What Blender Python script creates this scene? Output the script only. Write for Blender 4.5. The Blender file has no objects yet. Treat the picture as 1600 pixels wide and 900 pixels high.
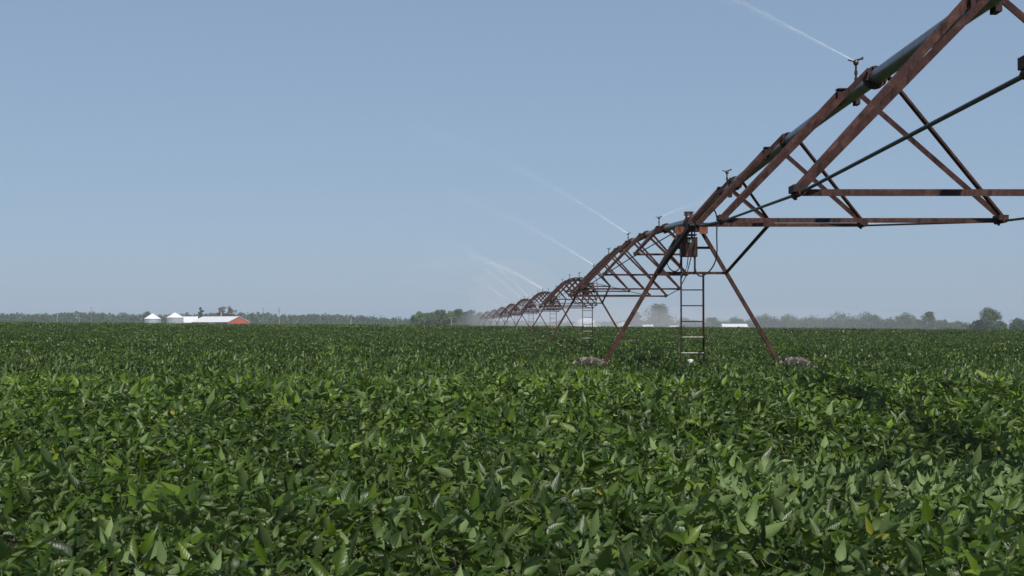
import bpy, bmesh, math, random
import numpy as np
from mathutils import Vector, Matrix, Euler

random.seed(7); rng = np.random.default_rng(11)
sc = bpy.context.scene
COL = sc.collection
R = math.radians

# ------------------------------------------------------------------ camera, sky, sun, exposure
EYE = 1.75
FPX = 2222.0            # focal length in pixels of the 1600 px wide photograph (50 mm)
HOR = 508.0             # row of the eye level in the photograph
cam = bpy.data.cameras.new('camera'); camo = bpy.data.objects.new('camera', cam); COL.objects.link(camo)
cam.sensor_width = 36; cam.lens = 36*FPX/1600; cam.clip_start = 0.05; cam.clip_end = 12000
camo.location = (0, 0, EYE)
camo.rotation_euler = (R(90) + math.atan((HOR-450)/FPX), 0, 0)
sc.camera = camo
cam.dof.use_dof = True; cam.dof.focus_distance = 28; cam.dof.aperture_fstop = 14

SUN_EL, SUN_AZ = 54.0, 24.0      # elevation; degrees to the right of straight behind the camera
S = Vector((math.sin(R(SUN_AZ))*math.cos(R(SUN_EL)), -math.cos(R(SUN_AZ))*math.cos(R(SUN_EL)), math.sin(R(SUN_EL))))
w = bpy.data.worlds.new('World'); sc.world = w; w.use_nodes = True
nt = w.node_tree; bg = nt.nodes['Background']
sky = nt.nodes.new('ShaderNodeTexSky'); sky.sky_type = 'NISHITA'; sky.sun_disc = False
sky.sun_elevation = R(SUN_EL); sky.sun_rotation = math.atan2(S.x, S.y)
sky.altitude = 200; sky.air_density = 0.8; sky.dust_density = 1.2; sky.ozone_density = 2.0
hzc = nt.nodes.new('ShaderNodeMix'); hzc.data_type = 'RGBA'; tcw = nt.nodes.new('ShaderNodeTexCoord'); szw = nt.nodes.new('ShaderNodeSeparateXYZ'); nt.links.new(tcw.outputs['Generated'], szw.inputs[0])
hf = nt.nodes.new('ShaderNodeMath'); hf.operation = 'MULTIPLY_ADD'; hf.use_clamp = True; nt.links.new(szw.outputs[2], hf.inputs[0])
hf.inputs[1].default_value = -.48; hf.inputs[2].default_value = .66; nt.links.new(hf.outputs[0], hzc.inputs[0])      # summer haze, thinning evenly from the horizon to the zenith
hzc.inputs[7].default_value = (3.75, 5.2, 7.15, 1); nt.links.new(sky.outputs[0], hzc.inputs[6]); nt.links.new(hzc.outputs[2], bg.inputs[0])
bg.inputs[1].default_value = 0.088
sl = bpy.data.lights.new('sun', 'SUN'); sl.energy = 5.0; sl.angle = R(0.53); sl.color = (1.0, 0.95, 0.88)
so = bpy.data.objects.new('sun', sl); COL.objects.link(so); so.rotation_euler = S.to_track_quat('Z', 'Y').to_euler()
so.location = (20, -60, 60)
sc.view_settings.view_transform = 'Standard'; sc.view_settings.look = 'None'
sc.view_settings.exposure = 0.0; sc.view_settings.gamma = 1
sc.render.engine = 'CYCLES'
sc.cycles.max_bounces = 6; sc.cycles.diffuse_bounces = 3; sc.cycles.glossy_bounces = 2
sc.cycles.transmission_bounces = 3; sc.cycles.transparent_max_bounces = 8; sc.cycles.volume_bounces = 0
sc.cycles.use_denoising = True

# ------------------------------------------------------------------ helpers
SLOPE = -0.0072
def hump(y): return 0.27*np.exp(-((np.asarray(y)-11.8)/4.2)**2)
def rise(y):
    y = np.asarray(y, float); t = np.clip((y-55)/95, 0, 1); u = np.clip((y-320)/350, 0, 1); return .30*t*t*(3-2*t) - .9*u*u*(3-2*u)
def ground(x, y): return SLOPE*x + hump(y) + rise(y)
def gz(x, y): return float(ground(x, y))
def at(px, D): return (px-800)/FPX*D          # world x of photo column px at distance D
def zat(py, D): return EYE + (HOR-py)/FPX*D   # world z of photo row py at distance D

def tag(o, label=None, cat=None, group=None, kind=None):
    if label: o['label'] = label
    if cat: o['category'] = cat
    if group: o['group'] = group
    if kind: o['kind'] = kind
    return o

def empty(name, loc=(0,0,0), rz=0, parent=None):
    o = bpy.data.objects.new(name, None); COL.objects.link(o)
    o.empty_display_size = 0.2; o.location = loc; o.rotation_euler = (0, 0, rz); o.parent = parent
    return o

class MB:
    def __init__(s): s.v = []; s.f = []
    def add(s, v, f):
        b = len(s.v); s.v += [tuple(p) for p in v]; s.f += [tuple(i+b for i in q) for q in f]; return s
    def box(s, a, b):
        x0, y0, z0 = a; x1, y1, z1 = b
        return s.add([(x0,y0,z0),(x1,y0,z0),(x1,y1,z0),(x0,y1,z0),(x0,y0,z1),(x1,y0,z1),(x1,y1,z1),(x0,y1,z1)],
                     [(0,3,2,1),(4,5,6,7),(0,1,5,4),(1,2,6,5),(2,3,7,6),(3,0,4,7)])
    def prof(s, p0, p1, prof, up=(0,0,1)):
        """extrude a closed 2D profile from p0 to p1"""
        p0 = Vector(p0); p1 = Vector(p1); d = (p1-p0).normalized()
        u = Vector(up); u = u - d*u.dot(d)
        if u.length < 1e-4: u = Vector((1,0,0)) - d*d.x
        u.normalize(); r = d.cross(u); n = len(prof)
        v = [p0 + r*a + u*b for a, b in prof] + [p1 + r*a + u*b for a, b in prof]
        f = [(i, (i+1) % n, n+(i+1) % n, n+i) for i in range(n)] + [tuple(range(n-1, -1, -1)), tuple(range(n, 2*n))]
        return s.add(v, f)
    def angle(s, p0, p1, w=0.06, t=0.008, up=(0,0,1), sx=1, sy=1):
        pr = [(0,0),(w,0),(w,t),(t,t),(t,w),(0,w)]
        pr = [((a-w*.3)*sx, (b-w*.3)*sy) for a, b in pr]
        if sx*sy < 0: pr = pr[::-1]
        return s.prof(p0, p1, pr, up)
    def bar(s, p0, p1, w, h=None, up=(0,0,1)):
        h = h or w; a, b = w/2, h/2
        return s.prof(p0, p1, [(-a,-b),(a,-b),(a,b),(-a,b)], up)
    def cyl(s, p0, p1, r, n=10, r1=None):
        p0 = Vector(p0); p1 = Vector(p1); d = (p1-p0).normalized()
        u = Vector((0,0,1)) if abs(d.z) < .9 else Vector((1,0,0)); u = (u-d*u.dot(d)).normalized(); q = d.cross(u)
        r1 = r if r1 is None else r1
        v = [p0+(u*math.cos(2*math.pi*i/n)+q*math.sin(2*math.pi*i/n))*r for i in range(n)]
        v += [p1+(u*math.cos(2*math.pi*i/n)+q*math.sin(2*math.pi*i/n))*r1 for i in range(n)]
        return s.add(v, [(i, (i+1) % n, n+(i+1) % n, n+i) for i in range(n)] + [tuple(range(n-1,-1,-1)), tuple(range(n,2*n))])
    def tube(s, pts, r, n=8):
        pts = [Vector(p) for p in pts]; rings = []
        for i, p in enumerate(pts):
            d = (pts[min(i+1, len(pts)-1)]-pts[max(i-1, 0)]).normalized()
            u = Vector((0,0,1)) if abs(d.z) < .95 else Vector((1,0,0)); u = (u-d*u.dot(d)).normalized(); q = d.cross(u)
            rr = r[i] if isinstance(r, (list, tuple)) else r
            rings.append([p+(u*math.cos(2*math.pi*k/n)+q*math.sin(2*math.pi*k/n))*rr for k in range(n)])
        v = [p for g in rings for p in g]
        f = [(i*n+k, i*n+(k+1) % n, (i+1)*n+(k+1) % n, (i+1)*n+k) for i in range(len(pts)-1) for k in range(n)]
        f += [tuple(range(n-1,-1,-1)), tuple(range((len(pts)-1)*n, len(pts)*n))]
        return s.add(v, f)
    def lathe(s, c, axis, prof, n=24):
        """prof: (distance along axis, radius)"""
        c = Vector(c); d = Vector(axis).normalized()
        u = Vector((0,0,1)) if abs(d.z) < .9 else Vector((1,0,0)); u = (u-d*u.dot(d)).normalized(); q = d.cross(u)
        v = [c+d*a+(u*math.cos(2*math.pi*k/n)+q*math.sin(2*math.pi*k/n))*r for a, r in prof for k in range(n)]
        m = len(prof)
        f = [(i*n+k, i*n+(k+1) % n, (i+1)*n+(k+1) % n, (i+1)*n+k) for i in range(m-1) for k in range(n)]
        f += [tuple(range(n-1,-1,-1)), tuple(range((m-1)*n, m*n))]
        return s.add(v, f)
    def mesh(s, name, mat, smooth=False):
        me = bpy.data.meshes.new(name); me.from_pydata(s.v, [], s.f)
        me.materials.append(mat)
        bm = bmesh.new(); bm.from_mesh(me); bmesh.ops.recalc_face_normals(bm, faces=bm.faces); bm.to_mesh(me); bm.free()
        if smooth:
            me.polygons.foreach_set('use_smooth', [True]*len(me.polygons))
            me.set_sharp_from_angle(angle=R(40))
        return me
    def build(s, name, mat, parent=None, smooth=False, loc=(0,0,0), rz=0):
        o = bpy.data.objects.new(name, s.mesh(name, mat, smooth)); COL.objects.link(o)
        o.parent = parent; o.location = loc; o.rotation_euler = (0,0,rz)
        return o

def link_copy(o, parent=None):
    c = o.copy(); COL.objects.link(c); c.parent = parent
    for k in list(o.children): link_copy(k, c)
    return c

# ------------------------------------------------------------------ materials
class NM:
    def __init__(s, name):
        s.m = bpy.data.materials.new(name); s.m.use_nodes = True; s.t = s.m.node_tree
        s.p = s.t.nodes['Principled BSDF']; s.out = s.t.nodes['Material Output']
    def n(s, kind, **kw):
        x = s.t.nodes.new(kind)
        for k, v in kw.items(): setattr(x, k, v)
        return x
    def l(s, a, b): s.t.links.new(a, b)
    def coord(s, which='Object'): return s.n('ShaderNodeTexCoord').outputs[which]
    def noise(s, vec, scale, detail=4, rough=.55, stretch=None):
        if stretch:
            mp = s.n('ShaderNodeMapping'); mp.inputs['Scale'].default_value = stretch; s.l(vec, mp.inputs[0]); vec = mp.outputs[0]
        x = s.n('ShaderNodeTexNoise'); x.inputs['Scale'].default_value = scale; x.inputs['Detail'].default_value = detail
        x.inputs['Roughness'].default_value = rough; s.l(vec, x.inputs['Vector']); return x.outputs['Fac']
    def ramp(s, fac, stops):
        x = s.n('ShaderNodeValToRGB'); e = x.color_ramp.elements
        while len(e) < len(stops): e.new(0.5)
        for el, (p, c) in zip(e, stops): el.position = p; el.color = (*c, 1)
        s.l(fac, x.inputs[0]); return x.outputs[0]
    def mix(s, fac, a, b, mode='MIX'):
        x = s.n('ShaderNodeMix', data_type='RGBA', blend_type=mode)
        for sock, v in ((x.inputs[0], fac), (x.inputs[6], a), (x.inputs[7], b)):
            if hasattr(v, 'links') or hasattr(v, 'is_linked'): s.l(v, sock)
            elif isinstance(v, (int, float)): sock.default_value = v
            else: sock.default_value = (*v, 1)
        return x.outputs[2]
    def math(s, op, a, b=None, c=None):
        x = s.n('ShaderNodeMath', operation=op)
        for i, v in enumerate((a, b, c)):
            if v is None: continue
            if isinstance(v, (int, float)): x.inputs[i].default_value = v
            else: s.l(v, x.inputs[i])
        return x.outputs[0]
    def bump(s, h, strength=.3, dist=.01):
        x = s.n('ShaderNodeBump'); x.inputs['Strength'].default_value = strength; x.inputs['Distance'].default_value = dist
        s.l(h, x.inputs['Height']); s.l(x.outputs[0], s.p.inputs['Normal'])
    def set(s, **kw):
        for k, v in kw.items():
            sock = s.p.inputs[k]
            if isinstance(v, (int, float)): sock.default_value = v
            elif isinstance(v, tuple): sock.default_value = (*v, 1)
            else: s.l(v, sock)
        return s.m

def world_pos(N): return N.n('ShaderNodeNewGeometry').outputs['Position']

def metal_rust(name, a, b, c, rough=.75, seed=0.):
    N = NM(name); p = world_pos(N)
    f = N.noise(p, 9, 6, .65); g = N.noise(p, 70, 5, .75)
    col = N.ramp(N.math('ADD', N.math('MULTIPLY', f, .6), N.math('MULTIPLY', g, .4)), [(.36, a), (.5, b), (.63, c)])
    st = N.noise(p, 26, 4, .7, (1, 1, .12)); col = N.mix(N.ramp(st, [(.52, (0, 0, 0)), (.66, (1, 1, 1))]), col, tuple(x*.45 for x in a))
    fl = N.noise(p, 130, 2, .6); col = N.mix(N.ramp(fl, [(.66, (0, 0, 0)), (.72, (.8, .8, .8))]), col, tuple(min(1, x*2.2+.02) for x in c))
    N.bump(g, .25, .004)
    return N.set(**{'Base Color': col, 'Roughness': rough, 'Specular IOR Level': .3})
RUST = metal_rust('rusted_red_steel', (.024,.010,.0085), (.054,.0225,.018), (.11,.053,.042))
RUSTD = metal_rust('dark_rusted_steel', (.022,.012,.010), (.045,.021,.017), (.08,.038,.029))
ORANGE = metal_rust('faded_orange_paint', (.12,.038,.024), (.20,.066,.04), (.26,.10,.068), .6)
BLACK = NM('black_rubber_cable').set(**{'Base Color': (.012,.012,.013), 'Roughness': .5})
def rod_mat():
    N = NM('dark_steel_rod'); f = N.noise(world_pos(N), 14, 4)
    return N.set(**{'Base Color': N.ramp(f, [(.35, (.018,.016,.018)), (.7, (.05,.034,.03))]), 'Roughness': .5, 'Metallic': .3})
ROD = rod_mat()
def galv():
    N = NM('galvanised_pipe'); p = world_pos(N); f = N.noise(p, 7, 5, .6); g = N.noise(p, 45, 3)
    col = N.ramp(f, [(.3, (.10,.115,.13)), (.55, (.18,.195,.215)), (.75, (.22,.195,.18))])
    N.bump(g, .1, .003)
    return N.set(**{'Base Color': col, 'Roughness': N.math('MULTIPLY_ADD', g, .18, .30), 'Metallic': .7})
GALV = galv()
BOXM = metal_rust('control_box_paint', (.014,.009,.009), (.026,.014,.013), (.07,.032,.025), .5)
def tyre_mat():
    N = NM('dusty_tyre_rubber'); p = world_pos(N); f = N.noise(p, 11, 5, .65)
    return N.set(**{'Base Color': N.ramp(f, [(.3, (.09,.078,.066)), (.5, (.18,.15,.125)), (.68, (.29,.24,.20))]), 'Roughness': .95})
TYRE = tyre_mat(); TYRED = NM('tyre_rubber').set(**{'Base Color': (.025,.023,.021), 'Roughness': .9})
WHITEP = NM('white_motor_paint').set(**{'Base Color': (.5,.5,.48), 'Roughness': .5})
GREYP = metal_rust('grey_motor_casting', (.22,.21,.2), (.36,.35,.34), (.45,.43,.4), .5)
BRASS = NM('dull_brass').set(**{'Base Color': (.06,.05,.03), 'Roughness': .45, 'Metallic': .6})
LABELM = NM('pale_green_label').set(**{'Base Color': (.42,.55,.46), 'Roughness': .5})

def soil_mat():
    N = NM('dark_soil'); p = world_pos(N); f = N.noise(p, 3, 8, .7)
    N.bump(N.noise(p, 25, 5), .6, .03)
    return N.set(**{'Base Color': N.ramp(f, [(.3, (.03,.022,.015)), (.7, (.075,.055,.036))]), 'Roughness': 1.})
SOIL = soil_mat()

def leaf_mat(name, near=True):
    N = NM(name)
    rnd = N.n('ShaderNodeObjectInfo').outputs['Random']
    pos = world_pos(N)
    big = N.noise(pos, .22, 3, .5); mid = N.noise(pos, 4.0, 2)
    col = N.ramp(rnd, [(.0, (.008,.021,.0012)), (.35, (.0155,.037,.002)), (.7, (.030,.062,.003)), (.93, (.054,.098,.0055)), (.996, (.095,.145,.014)), (1., (.20,.18,.03))])
    fac = N.math('ADD', N.math('MULTIPLY', big, .9), N.math('MULTIPLY', mid, .5))
    mul = N.ramp(fac, [(.38, (.66,.70,.72)), (.92, (1.4,1.3,1.1))])
    col = N.mix(1., col, mul, 'MULTIPLY')
    # sunlit band on the low rise before the tower, painted into leaf colour
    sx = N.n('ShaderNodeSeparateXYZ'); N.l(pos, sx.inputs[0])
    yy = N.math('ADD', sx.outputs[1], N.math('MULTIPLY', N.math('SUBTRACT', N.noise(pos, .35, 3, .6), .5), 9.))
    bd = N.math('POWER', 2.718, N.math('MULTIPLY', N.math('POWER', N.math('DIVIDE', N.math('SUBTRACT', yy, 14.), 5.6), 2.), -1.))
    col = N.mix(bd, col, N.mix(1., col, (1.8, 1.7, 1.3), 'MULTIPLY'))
    if near:
        uv = N.n('ShaderNodeSeparateXYZ'); N.l(N.coord('UV'), uv.inputs[0])
        u = N.math('ABSOLUTE', N.math('SUBTRACT', uv.outputs[0], .5)); v = uv.outputs[1]
        side = N.math('SINE', N.math('MULTIPLY', N.math('SUBTRACT', v, N.math('MULTIPLY', u, .75)), 46.))
        side = N.math('SMOOTHSTEP', side, .55, 1.) if False else N.math('POWER', N.math('MULTIPLY_ADD', side, .5, .5), 7.)
        ribm = N.math('LESS_THAN', u, .022)
        vein = N.math('MAXIMUM', N.math('MULTIPLY', side, .55), ribm)
        col = N.mix(N.math('MULTIPLY', vein, .38), col, (.11,.17,.055))
        N.bump(N.math('ADD', N.math('MULTIPLY', vein, -1.), N.math('MULTIPLY', N.noise(N.coord('UV'), 9, 2), .7)), .25, .003)
    # the underside of a soybean leaf is paler and duller than its upper side
    back = N.n('ShaderNodeNewGeometry').outputs['Backfacing']
    under = N.mix(.68, col, (.18,.26,.095))
    N.set(**{'Base Color': N.mix(back, col, under), 'Roughness': N.math('MULTIPLY_ADD', back, .25, .36), 'Specular IOR Level': .30})
    tr = N.n('ShaderNodeBsdfTranslucent'); N.l(N.mix(.5, col, (.10,.17,.012)), tr.inputs[0])
    mx = N.n('ShaderNodeMixShader'); mx.inputs[0].default_value = .22
    N.l(N.p.outputs[0], mx.inputs[1]); N.l(tr.outputs[0], mx.inputs[2]); N.l(mx.outputs[0], N.out.inputs[0])
    return N.m
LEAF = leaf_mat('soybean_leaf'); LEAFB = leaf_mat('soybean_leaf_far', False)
STEM = NM('green_stem').set(**{'Base Color': (.12,.16,.05), 'Roughness': .7})

# ------------------------------------------------------------------ ground
def grid_sheet(name, xs, ys, zf, mat):
    nx, ny = len(xs), len(ys)
    v = [(x, y, zf(x, y)) for y in ys for x in xs]
    f = [(j*nx+i, j*nx+i+1, (j+1)*nx+i+1, (j+1)*nx+i) for j in range(ny-1) for i in range(nx-1)]
    me = bpy.data.meshes.new(name); me.from_pydata(v, [], f); me.materials.append(mat)
    me.polygons.foreach_set('use_smooth', [True]*len(f))
    o = bpy.data.objects.new(name, me); COL.objects.link(o); return o
ys = list(np.concatenate([np.linspace(-60, 0, 6), np.linspace(1, 30, 30), np.geomspace(34, 6000, 26)]))
xs = list(np.concatenate([-np.geomspace(4000, 5, 14), [0], np.geomspace(5, 4000, 14)]))
FARMAT = NM('far_pasture'); _p = world_pos(FARMAT); _f = FARMAT.noise(_p, .02, 5)
_d = FARMAT.n('ShaderNodeSeparateXYZ'); FARMAT.l(_p, _d.inputs[0])
_soil = FARMAT.ramp(FARMAT.noise(_p, 3, 8, .7), [(.3, (.03,.022,.015)), (.7, (.075,.055,.036))])
_gr = FARMAT.ramp(_f, [(.3, (.05,.085,.025)), (.7, (.10,.125,.045))])
GROUNDM = FARMAT.set(**{'Base Color': FARMAT.mix(FARMAT.math('GREATER_THAN', _d.outputs[1], 880.), _soil, _gr), 'Roughness': 1.})
g = grid_sheet('ground', xs, ys, lambda x, y: gz(x, y), GROUNDM); tag(g, kind='structure')

# ------------------------------------------------------------------ soybean crop
SHAPES = bpy.data.collections.new('crop_shapes')      # source shapes, not linked to the scene

def leaflet(base, direc, normal, L, W, fold, droop, rows, V, F, UV):
    d = Vector(direc).normalized(); n = Vector(normal); n = (n-d*n.dot(d)).normalized(); s = d.cross(n)
    b = len(V); base = Vector(base); ids = []
    for k, (t, wd) in enumerate(rows):
        c = base + d*(L*t*(1-.25*droop*t)) + n*(-droop*L*t*t*.55)
        hw = W*.5*wd
        if wd == 0: V.append(c); UV.append((.5, t)); ids.append((len(V)-1,))
        else:
            wav = math.sin(k*2.3+b)*.06*W
            V.append(c - s*hw*math.cos(fold) + n*(hw*math.sin(fold)+wav)); UV.append((.5-.5*wd, t))
            V.append(c); UV.append((.5, t))
            V.append(c + s*hw*math.cos(fold) + n*(hw*math.sin(fold)-wav)); UV.append((.5+.5*wd, t))
            ids.append((len(V)-3, len(V)-2, len(V)-1))
    for p, q in zip(ids, ids[1:]):
        if len(p) == 1 and len(q) == 3: F += [(p[0], q[1], q[0]), (p[0], q[2], q[1])]
        elif len(p) == 3 and len(q) == 3: F += [(p[0], p[1], q[1], q[0]), (p[1], p[2], q[2], q[1])]
        else: F += [(p[0], p[1], q[0]), (p[1], p[2], q[0])]
ROWS_N = [(0, 0), (.08, .52), (.26, 1.), (.50, .82), (.76, .40), (1., 0)]
ROWS_F = [(0, 0), (.35, 1.), (1., 0)]

def leaf_mesh(name, V, F, UV, mats, matidx=None, smooth=True):
    me = bpy.data.meshes.new(name); me.from_pydata([tuple(v) for v in V], [], F)
    ul = me.uv_layers.new(name='UVMap')
    li = np.empty(len(me.loops), int); me.loops.foreach_get('vertex_index', li)
    ul.data.foreach_set('uv', np.array(UV)[li].ravel())
    for m in mats: me.materials.append(m)
    if matidx: me.polygons.foreach_set('material_index', matidx)
    if smooth: me.polygons.foreach_set('use_smooth', [True]*len(me.polygons))
    return me

NEAR_MESHES = []
for k in range(12):      # trifoliate leaves: three leaflets on a stalk
    V, F, UV = [], [], []
    L = random.uniform(.075, .128)
    for a, sc_ in ((0, 1.), (random.uniform(58, 80), .92), (-random.uniform(58, 80), .92)):
        a = R(a + random.uniform(-8, 8)); dz = random.uniform(-.55, .25)
        d = Vector((math.sin(a), math.cos(a), dz)); n = Vector((random.uniform(-.35, .35), random.uniform(-.35, .35), 1))
        leaflet(d*.012 + (Vector((0, .02, 0)) if sc_ == 1. else Vector((0, 0, 0))), d, n, L*sc_*random.uniform(.9, 1.08), L*sc_*random.uniform(.38, .54), R(random.uniform(6, 46)), random.uniform(-.3, 1.), ROWS_N, V, F, UV)
    nleaf = len(F)
    st = .09 if k < 4 else (.07 if k < 8 else .02)
    tb = MB().tube([(0, 0, 0), (0, -.18*st, -.3*st), (random.uniform(-.02, .02)*st*5, -.3*st, -st)], [.0014, .0018, .0022], 4)
    o = len(V); V += [Vector(p) for p in tb.v]; UV += [(.5, .5)]*len(tb.v); F += [tuple(i+o for i in q) for q in tb.f]
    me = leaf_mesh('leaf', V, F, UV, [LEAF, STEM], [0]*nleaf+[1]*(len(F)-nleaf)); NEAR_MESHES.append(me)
    ob = bpy.data.objects.new('shape_%02d' % k, me); SHAPES.objects.link(ob)
NN = len(NEAR_MESHES)

def rand_leaf_dir(tilt_sd=38):
    az = random.uniform(0, 2*math.pi) if random.random() < .7 else random.gauss(.35, .8); el = R(random.gauss(48, 28))
    d = Vector((math.cos(az)*math.cos(el), math.sin(az)*math.cos(el), math.sin(el)))
    n = Vector((-math.cos(az)*math.sin(el)+random.gauss(0, .6), -math.sin(az)*math.sin(el)+random.gauss(0, .6), math.cos(el)+.15))
    return d, n
def cluster(idx, rad, depth, count, L0, L1, turned=0.):
    V, F, UV = [], [], []
    for _ in range(count):
        a = random.uniform(0, 2*math.pi); r = rad*math.sqrt(random.random())
        z = -min(depth*1.6, random.expovariate(1/depth)) + .05*math.sin(r*9+a*3) - .03*(r/rad)
        d, n = rand_leaf_dir(); n = -n if random.random() < turned else n; L = random.uniform(L0, L1)
        leaflet((r*math.cos(a), r*math.sin(a), z), d, n, L, L*.62, R(random.uniform(5, 28)), random.uniform(0, .5), ROWS_F, V, F, UV)
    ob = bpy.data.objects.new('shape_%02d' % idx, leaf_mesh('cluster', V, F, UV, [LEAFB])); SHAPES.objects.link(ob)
for k in range(5): cluster(NN+k, .42, .19, 60, .07, .115)
for k in range(4): cluster(NN+5+k, 1.35, .10, 260, .11, .17)
for k in range(2): cluster(NN+9+k, 1.35, .10, 260, .11, .17, .95)      # wind-turned leaves

def canopy(x, y):
    x = np.asarray(x, float); y = np.asarray(y, float)
    c = 0.97 + .035*np.sin(x*2.1+1.3*np.sin(y*1.1)) + .03*np.sin(y*2.7+x*.9) + .035*np.sin(x*.53+y*.37+1) + .02*np.sin(x*6.1+y*4.3)
    return c
TOW = [(3.60, 28.5), (3.44, 65.0), (2.93, 101.5), (1.85, 138.0), (.5, 174.5), (-.9, 211.0), (-2.5, 247.5), (-4.3, 284.0), (-6.3, 320.0)]
def scatter(D0, D1, dens, marg, idx0, nidx, depth, smin, smax):
    area = .36*1.12*(D1**2-D0**2) + 2*marg*(D1-D0); n = int(area*dens)
    # y density grows with the width of the view
    y = np.empty(0); x = np.empty(0)
    m = n*3; yy = rng.uniform(D0, D1, m); wmax = .36*1.12*D1+marg; xx = rng.uniform(-wmax, wmax, m)
    k = np.abs(xx) < .36*1.12*yy+marg; yy, xx = yy[k], xx[k]
    if len(yy) > n: yy, xx = yy[:n], xx[:n]
    n = len(yy); dz = np.minimum(rng.exponential(depth, n), depth*4) if depth else np.zeros(n)
    z = ground(xx, yy) + canopy(xx, yy) - dz
    pos = np.stack([xx, yy, z], 1)
    return pos, rng.integers(idx0, idx0+nidx, n), rng.uniform(smin, smax, n), dz
P, I, SC, ROT = [], [], [], []
# near field: single trifoliate leaves
parts = [scatter(1.6, 9, 430, 1.6, 0, NN, .14, .7, 1.06), scatter(9, 19, 340, 1.2, 0, NN, .11, .75, 1.1), scatter(19, 32, 230, 1.2, 0, NN, .10, .85, 1.2)]
pos = np.concatenate([p[0] for p in parts]); ii = np.concatenate([p[1] for p in parts]); ss = np.concatenate([p[2] for p in parts]); dz = np.concatenate([p[3] for p in parts])
# open wheel tracks round the wheels of the first tower
for wx in (-2.1, 2.05):
    k = (np.abs(pos[:,0]-TOW[0][0]-wx) < .75) & (np.abs(pos[:,1]-TOW[0][1]) < .45); pos, ii, ss, dz = pos[~k], ii[~k], ss[~k], dz[~k]
    k = (np.abs(pos[:,0]-TOW[0][0]-wx) < .6) & (np.abs(pos[:,1]-TOW[0][1]+1.0) < .9); pos[k,2] -= .06
n = len(pos); ss *= np.clip(rng.normal(.92, .17, n), .5, 1.3)
az = rng.uniform(0, 2*math.pi, n)                                  # heading of the leaf tip
wind = rng.random(n) < .42; az[wind] = rng.normal(.35, .8, wind.sum())    # wind from the left lays many tips over to the right
hill = np.exp(-((pos[:,1]-14)/4.5)**2)
away = rng.random(n) < .55*hill; az[away] = rng.normal(1.45, .7, away.sum())     # on the rise more leaves lie back and show their upper faces
near = rng.random(n) < .40*np.exp(-(pos[:,1]/6.5)**4); az[near] = rng.normal(-1.4, .8, near.sum())
elv = np.clip(rng.normal(np.radians(40-14*hill+12*(pos[:,1] > 19)), R(27), n), R(-50), R(88))
roll = rng.normal(0, R(42), n)
dirs = np.stack([np.cos(az)*np.cos(elv), np.sin(az)*np.cos(elv), np.sin(elv)], 1)
nrm = np.stack([-np.cos(az)*np.sin(elv), -np.sin(az)*np.sin(elv), np.cos(elv)], 1)
sd = np.cross(dirs, nrm); nrm = nrm*np.cos(roll)[:, None] + sd*np.sin(roll)[:, None]
# wind-turned patch of leaves showing their pale undersides
wp = np.exp(-(((pos[:,0]-1.75)/.85)**2 + ((pos[:,1]-6.9)/.75)**2)) + .55*np.exp(-(((pos[:,0]-2.6)/.5)**2 + ((pos[:,1]-7.2)/.5)**2))
fl = (rng.random(n) < np.clip(wp*.75, 0, .7)) & (dz < .16)
fl |= rng.random(n) < .015
ii[fl] = rng.integers(8, NN, fl.sum()); m_ = int(fl.sum())
d_ = np.stack([rng.normal(.9, .3, m_), rng.normal(.1, .4, m_), rng.normal(.35, .3, m_)], 1); d_ /= np.linalg.norm(d_, axis=1)[:, None]
n_ = -np.stack([rng.normal(0, .3, m_), rng.normal(-.75, .3, m_), rng.normal(.75, .25, m_)], 1)
dirs[fl] = d_; nrm[fl] = n_
def eulers(D_, N_):
    N_ = N_ - D_*np.sum(D_*N_, 1)[:, None]; N_ /= np.linalg.norm(N_, axis=1)[:, None]; X_ = np.cross(D_, N_)
    # rows of the rotation matrix [X D N] -> XYZ euler
    sy = -X_[:, 2]; y_ = np.arcsin(np.clip(sy, -1, 1)); x_ = np.arctan2(D_[:, 2], N_[:, 2]); z_ = np.arctan2(X_[:, 1], X_[:, 0])
    return np.stack([x_, y_, z_], 1).astype(np.float32)
rot = eulers(dirs, nrm)
# the 300 leaves that show largest become parts of their own
px = 800 + FPX*pos[:,0]/pos[:,1]; py = HOR + FPX*(EYE-pos[:,2])/pos[:,1]
ok = (px > 10) & (px < 1590) & (py > 560) & (py < 893) & (dz < .07)
cand = np.where(ok)[0]; cand = cand[np.argsort(pos[cand,1]/ss[cand])][:300]
crop = empty('soybean_crop', (0, 20, 0))
tag(crop, 'dense green soybean crop covering the whole field in the foreground', 'crop')
for i in cand:
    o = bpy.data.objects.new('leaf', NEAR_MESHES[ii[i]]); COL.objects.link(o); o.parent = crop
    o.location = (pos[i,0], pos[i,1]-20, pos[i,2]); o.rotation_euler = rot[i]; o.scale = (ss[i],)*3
keep = np.ones(n, bool); keep[cand] = False
P.append(pos[keep]); I.append(ii[keep]); SC.append(ss[keep]); ROT.append(rot[keep])
for (a, b, dens, mg, i0, ni, s0, s1) in ((31, 118, 6.2, 2, NN, 5, .85, 1.2), (112, 420, .42, 4, NN+5, 4, .85, 1.25)):
    p_, i_, s_, d_ = scatter(a, b, dens, mg, i0, ni, .02, s0, s1); m = len(p_)
    if a > 100:      # a strip of wind-turned crop across the left half of the field
        k = (np.abs(p_[:,1]-172-.05*p_[:,0]) < 20) & (p_[:,0] < 6) & (rng.random(m) < .8); i_[k] = rng.integers(NN+9, NN+11, k.sum())
    P.append(p_); I.append(i_); SC.append(s_)
    ROT.append(np.stack([rng.normal(0, .1, m), rng.normal(0, .1, m), rng.uniform(0, 6.283, m)], 1).astype(np.float32))
P = np.concatenate(P); I = np.concatenate(I); SC = np.concatenate(SC); ROT = np.concatenate(ROT)
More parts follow.
